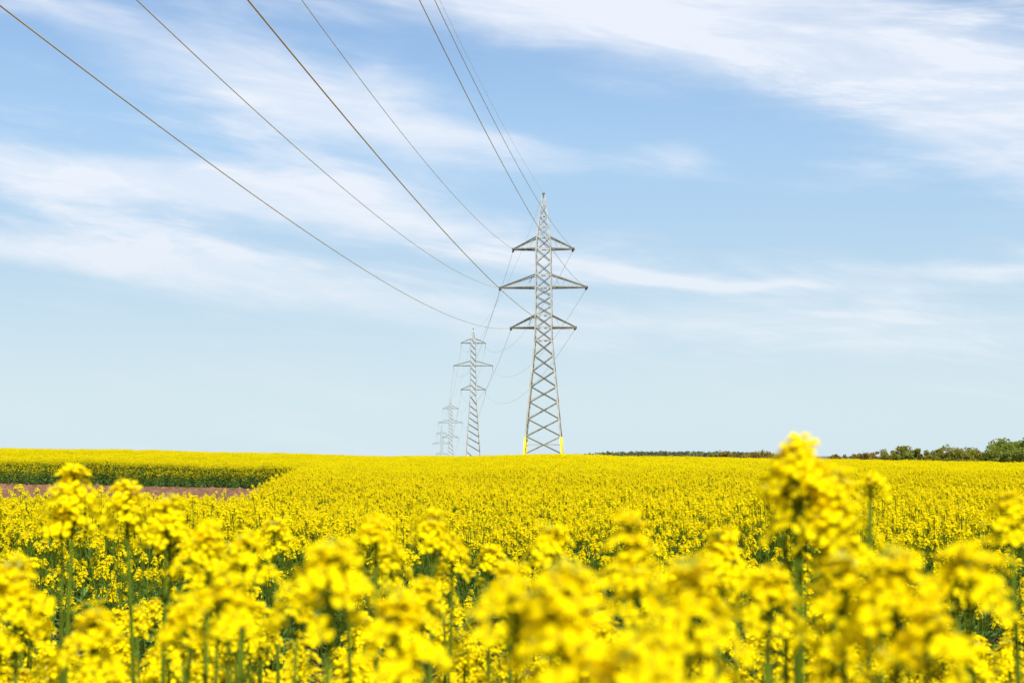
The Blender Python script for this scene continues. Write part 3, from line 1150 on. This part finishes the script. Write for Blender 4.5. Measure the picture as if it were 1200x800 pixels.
# ------------------------------------------------------------------ rapeseed: plants before the tramline, one by one
def place_plant(x, d, lay, rng, label, group, hero=False, head_n=None, sides=5):
    root = bpy.data.objects.new('rapeseed_plant', None)
    COL.objects.link(root)
    root.location = (x, d, gz(x, d))
    root.empty_display_size = .1
    tag(root, label, 'plant', group)
    st, lv, hd = lay
    child('stem', stems_geo(st, sides).mesh('stem', PLANT_MATS, True), root)
    for kd, Mx in lv:
        child('leaf', LEAF_MESH[kd], root, Mx)
    for p, dr, s, v in hd:
        T = frame(p, dr, rng.uniform(0, 6.28), s)
        if not hero:
            child('flower_head', HEAD_MESH[v], root, T)
        else:
            L, n = HEAD_SPEC[v]
            fl, ped, buds = head_layout(rng, L, n + 6, 1.05)
            g = Geo()
            head_green(g, rng, L, ped, buds, 5)
            h = child('flower_head', g.mesh('flower_head', PLANT_MATS), root, T)
            for q, nr, sp, s2 in fl:
                child('flower', rng.choice(FL_MESH), h, frame(q, nr, sp, s2))
    return root


# tall plants one can pick out: photo x, photo y of the tip, distance, branches, head scale, branch drop, reach, main head form, label
HEROES = [
    (938, 501, 1.12, 3, 1.12, (.002, .04), (.016, .03), 6, 'tallest rapeseed plant, its blurred blossom head rising above the horizon line', 'the tallest one'),
    (84, 536, 1.75, 1, 1.25, (.05, .07), (.02, .03), 6, 'tall slender rapeseed plant with long bare stem standing before the bare soil', 'the slender bare-stemmed one'),
    (150, 556, 1.85, 1, 1.25, (.22, .26), (.03, .05), 3, 'slender rapeseed plant beside the tallest bare-stemmed one, flat-topped blossom head', 'the slender flat-topped one'),
    (195, 574, 1.75, 2, 1.15, (.015, .05), (.04, .06), 3, 'rapeseed plant with broad drooping blossom spray just past the bare soil patch', 'the one with a drooping spray'),
    (243, 604, 1.45, 1, 1.05, (.015, .05), (.03, .05), 3, 'rapeseed plant with dark straight stem below a loose blossom head', 'the dark-stemmed one'),
    (385, 618, .90, 2, 1.05, (.01, .04), (.04, .06), 3, 'very blurred rapeseed plant with wide blossom cluster and brownish centre', 'the wide brown-centred cluster'),
    (322, 604, 2.2, 1, 1.1, (.03, .09), (.04, .08), 1, 'rapeseed plant with small round blossom head above its neighbours', 'the small round-headed one'),
    (440, 600, 1.45, 2, 1.0, (.02, .06), (.04, .07), 4, 'blurred rapeseed plant leaning over the green gap, open blossom head', 'the one leaning over the gap'),
    (508, 596, 1.7, 2, 1.05, (.02, .08), (.04, .07), 4, 'rapeseed plant with umbrella-like blossom head next to the green gap', 'the umbrella-headed one'),
    (668, 634, .70, 3, 1.1, (.0, .05), (.03, .06), 6, 'most blurred rapeseed plant, a huge soft blossom mass', 'the huge soft mass'),
    (738, 592, 1.05, 1, 1.0, (.03, .06), (.02, .04), 6, 'blurred rapeseed plant behind the huge soft blossom mass, tall narrow head', 'the tall narrow-headed one'),
    (645, 606, 1.40, 1, .95, (.03, .06), (.03, .05), 1, 'rapeseed plant with soft small head peeping over the huge blossom mass', 'the small soft-headed one'),
    (845, 612, 1.35, 2, 1.05, (.03, .06), (.04, .07), 3, 'blurred rapeseed plant with two side heads standing apart from the tallest one', 'the one with two side heads'),
    (795, 648, 1.5, 2, 1.0, (.02, .07), (.05, .08), 4, 'rapeseed plant with open side branches between two blurred neighbours', 'the open-branched one'),
    (1020, 552, 1.55, 1, .85, (.04, .08), (.02, .05), 5, 'thin rapeseed plant with bare upright tip beside the horizon-topping one', 'the thin bare-tipped one'),
    (1050, 622, .82, 3, 1.05, (.0, .05), (.03, .06), 6, 'very blurred rapeseed plant with heavy rounded blossom mass near the hedge side', 'the heavy rounded mass'),
    (985, 612, 1.15, 2, 1.0, (.02, .06), (.03, .06), 4, 'blurred rapeseed plant squeezed between the tallest one and the heavy rounded mass', 'the squeezed-in one'),
    (1186, 572, 1.35, 3, 1.0, (.04, .16), (.03, .07), 1, 'blurred rapeseed plant with scattered blossom clumps over the leafy green gap', 'the scattered-clump one'),
    (18, 642, 1.20, 3, 1.1, (.0, .06), (.04, .08), 6, 'rapeseed plant with dense blossom head at the soil side edge of the crop', 'the dense soil-side one'),
    (575, 634, 2.3, 2, 1.1, (.02, .08), (.05, .09), 3, 'sharper rapeseed plant with clear separate petals in front of the green gap', 'the one with clear petals'),
    (285, 616, 1.3, 2, 1.0, (.02, .06), (.04, .07), 4, 'blurred rapeseed plant with flat blossom tufts beside the dark-stemmed one', 'the flat-tufted one'),
    (900, 652, 1.05, 2, 1.0, (.01, .06), (.04, .07), 1, 'blurred rapeseed plant with low blossom head under the tallest one', 'the low-headed one'),
]
rngH = random.Random(21)
taken = []
for (px, py, d, nb, hsz, drop, reach, mv, lab, short) in HEROES:
    p = at(px, py, d)
    h = p.z - gz(p.x, d)
    lay = plant_layout(rngH, h - 0.004, nb, hsz * .9, low=.62, drop=drop, leaves=5, reach=reach, lean=.0, mainvar=mv)
    place_plant(p.x, d, lay, rngH, lab, 'tall rapeseed plants before the tramline', hero=True, sides=7)
    taken.append((p.x, d, short))

rngN = random.Random(33)
LOW = [(40, 110), (455, 630), (690, 715), (765, 840), (870, 915), (1085, 1175)]      # directions in which the crop stands lower (photo columns)
count = 0
tries = 0
pts = []
while count < 300 - len(HEROES) and tries < 60000:
    tries += 1
    d = math.sqrt(rngN.uniform(.75 ** 2, 4.3 ** 2))
    x = rngN.uniform(-1, 1) * (.40 * d + .25)
    if d > 3.4 + .35 * math.sin(x * 2.1) + .25 * math.sin(x * 5 + 1):
        continue
    if any((x - a) ** 2 + (d - b) ** 2 < .105 ** 2 for a, b in pts) or any((x - a) ** 2 + (d - b) ** 2 < .07 ** 2 for a, b, _ in taken):
        continue
    dz = rngN.gauss(-.30 - .02 * max(0, d - 2), .065)
    ymin = 640 if d > 1.8 else 700
    dz = min(dz, -(ymin - HZ) / F * d)
    px = 600 + x / d * F
    if any(a - .07 / d * F < px < b + .07 / d * F for a, b in LOW) and d > 1.2:
        dz = min(dz, -(rngN.uniform(*((705, 790) if px < 1000 else (735, 800))) - HZ) / F * d)
    h = EYE + dz - gz(x, d)
    pts.append((x, d))
    who = min(taken, key=lambda q: (q[0] - x) ** 2 + .15 * (q[1] - d) ** 2)[2]
    lay = plant_layout(rngN, h, rngN.randrange(5, 9), 1.0, low=.55, drop=(.02, .20), leaves=7, reach=(.05, .14), lean=.05)
    place_plant(x, d, lay, rngN, 'flowering rapeseed plant %s, near %s' % ('at the tramline edge' if d > 3.2 else 'in the thick crop', who), 'rapeseed plants around ' + who)
    count += 1
print('near plants', count)
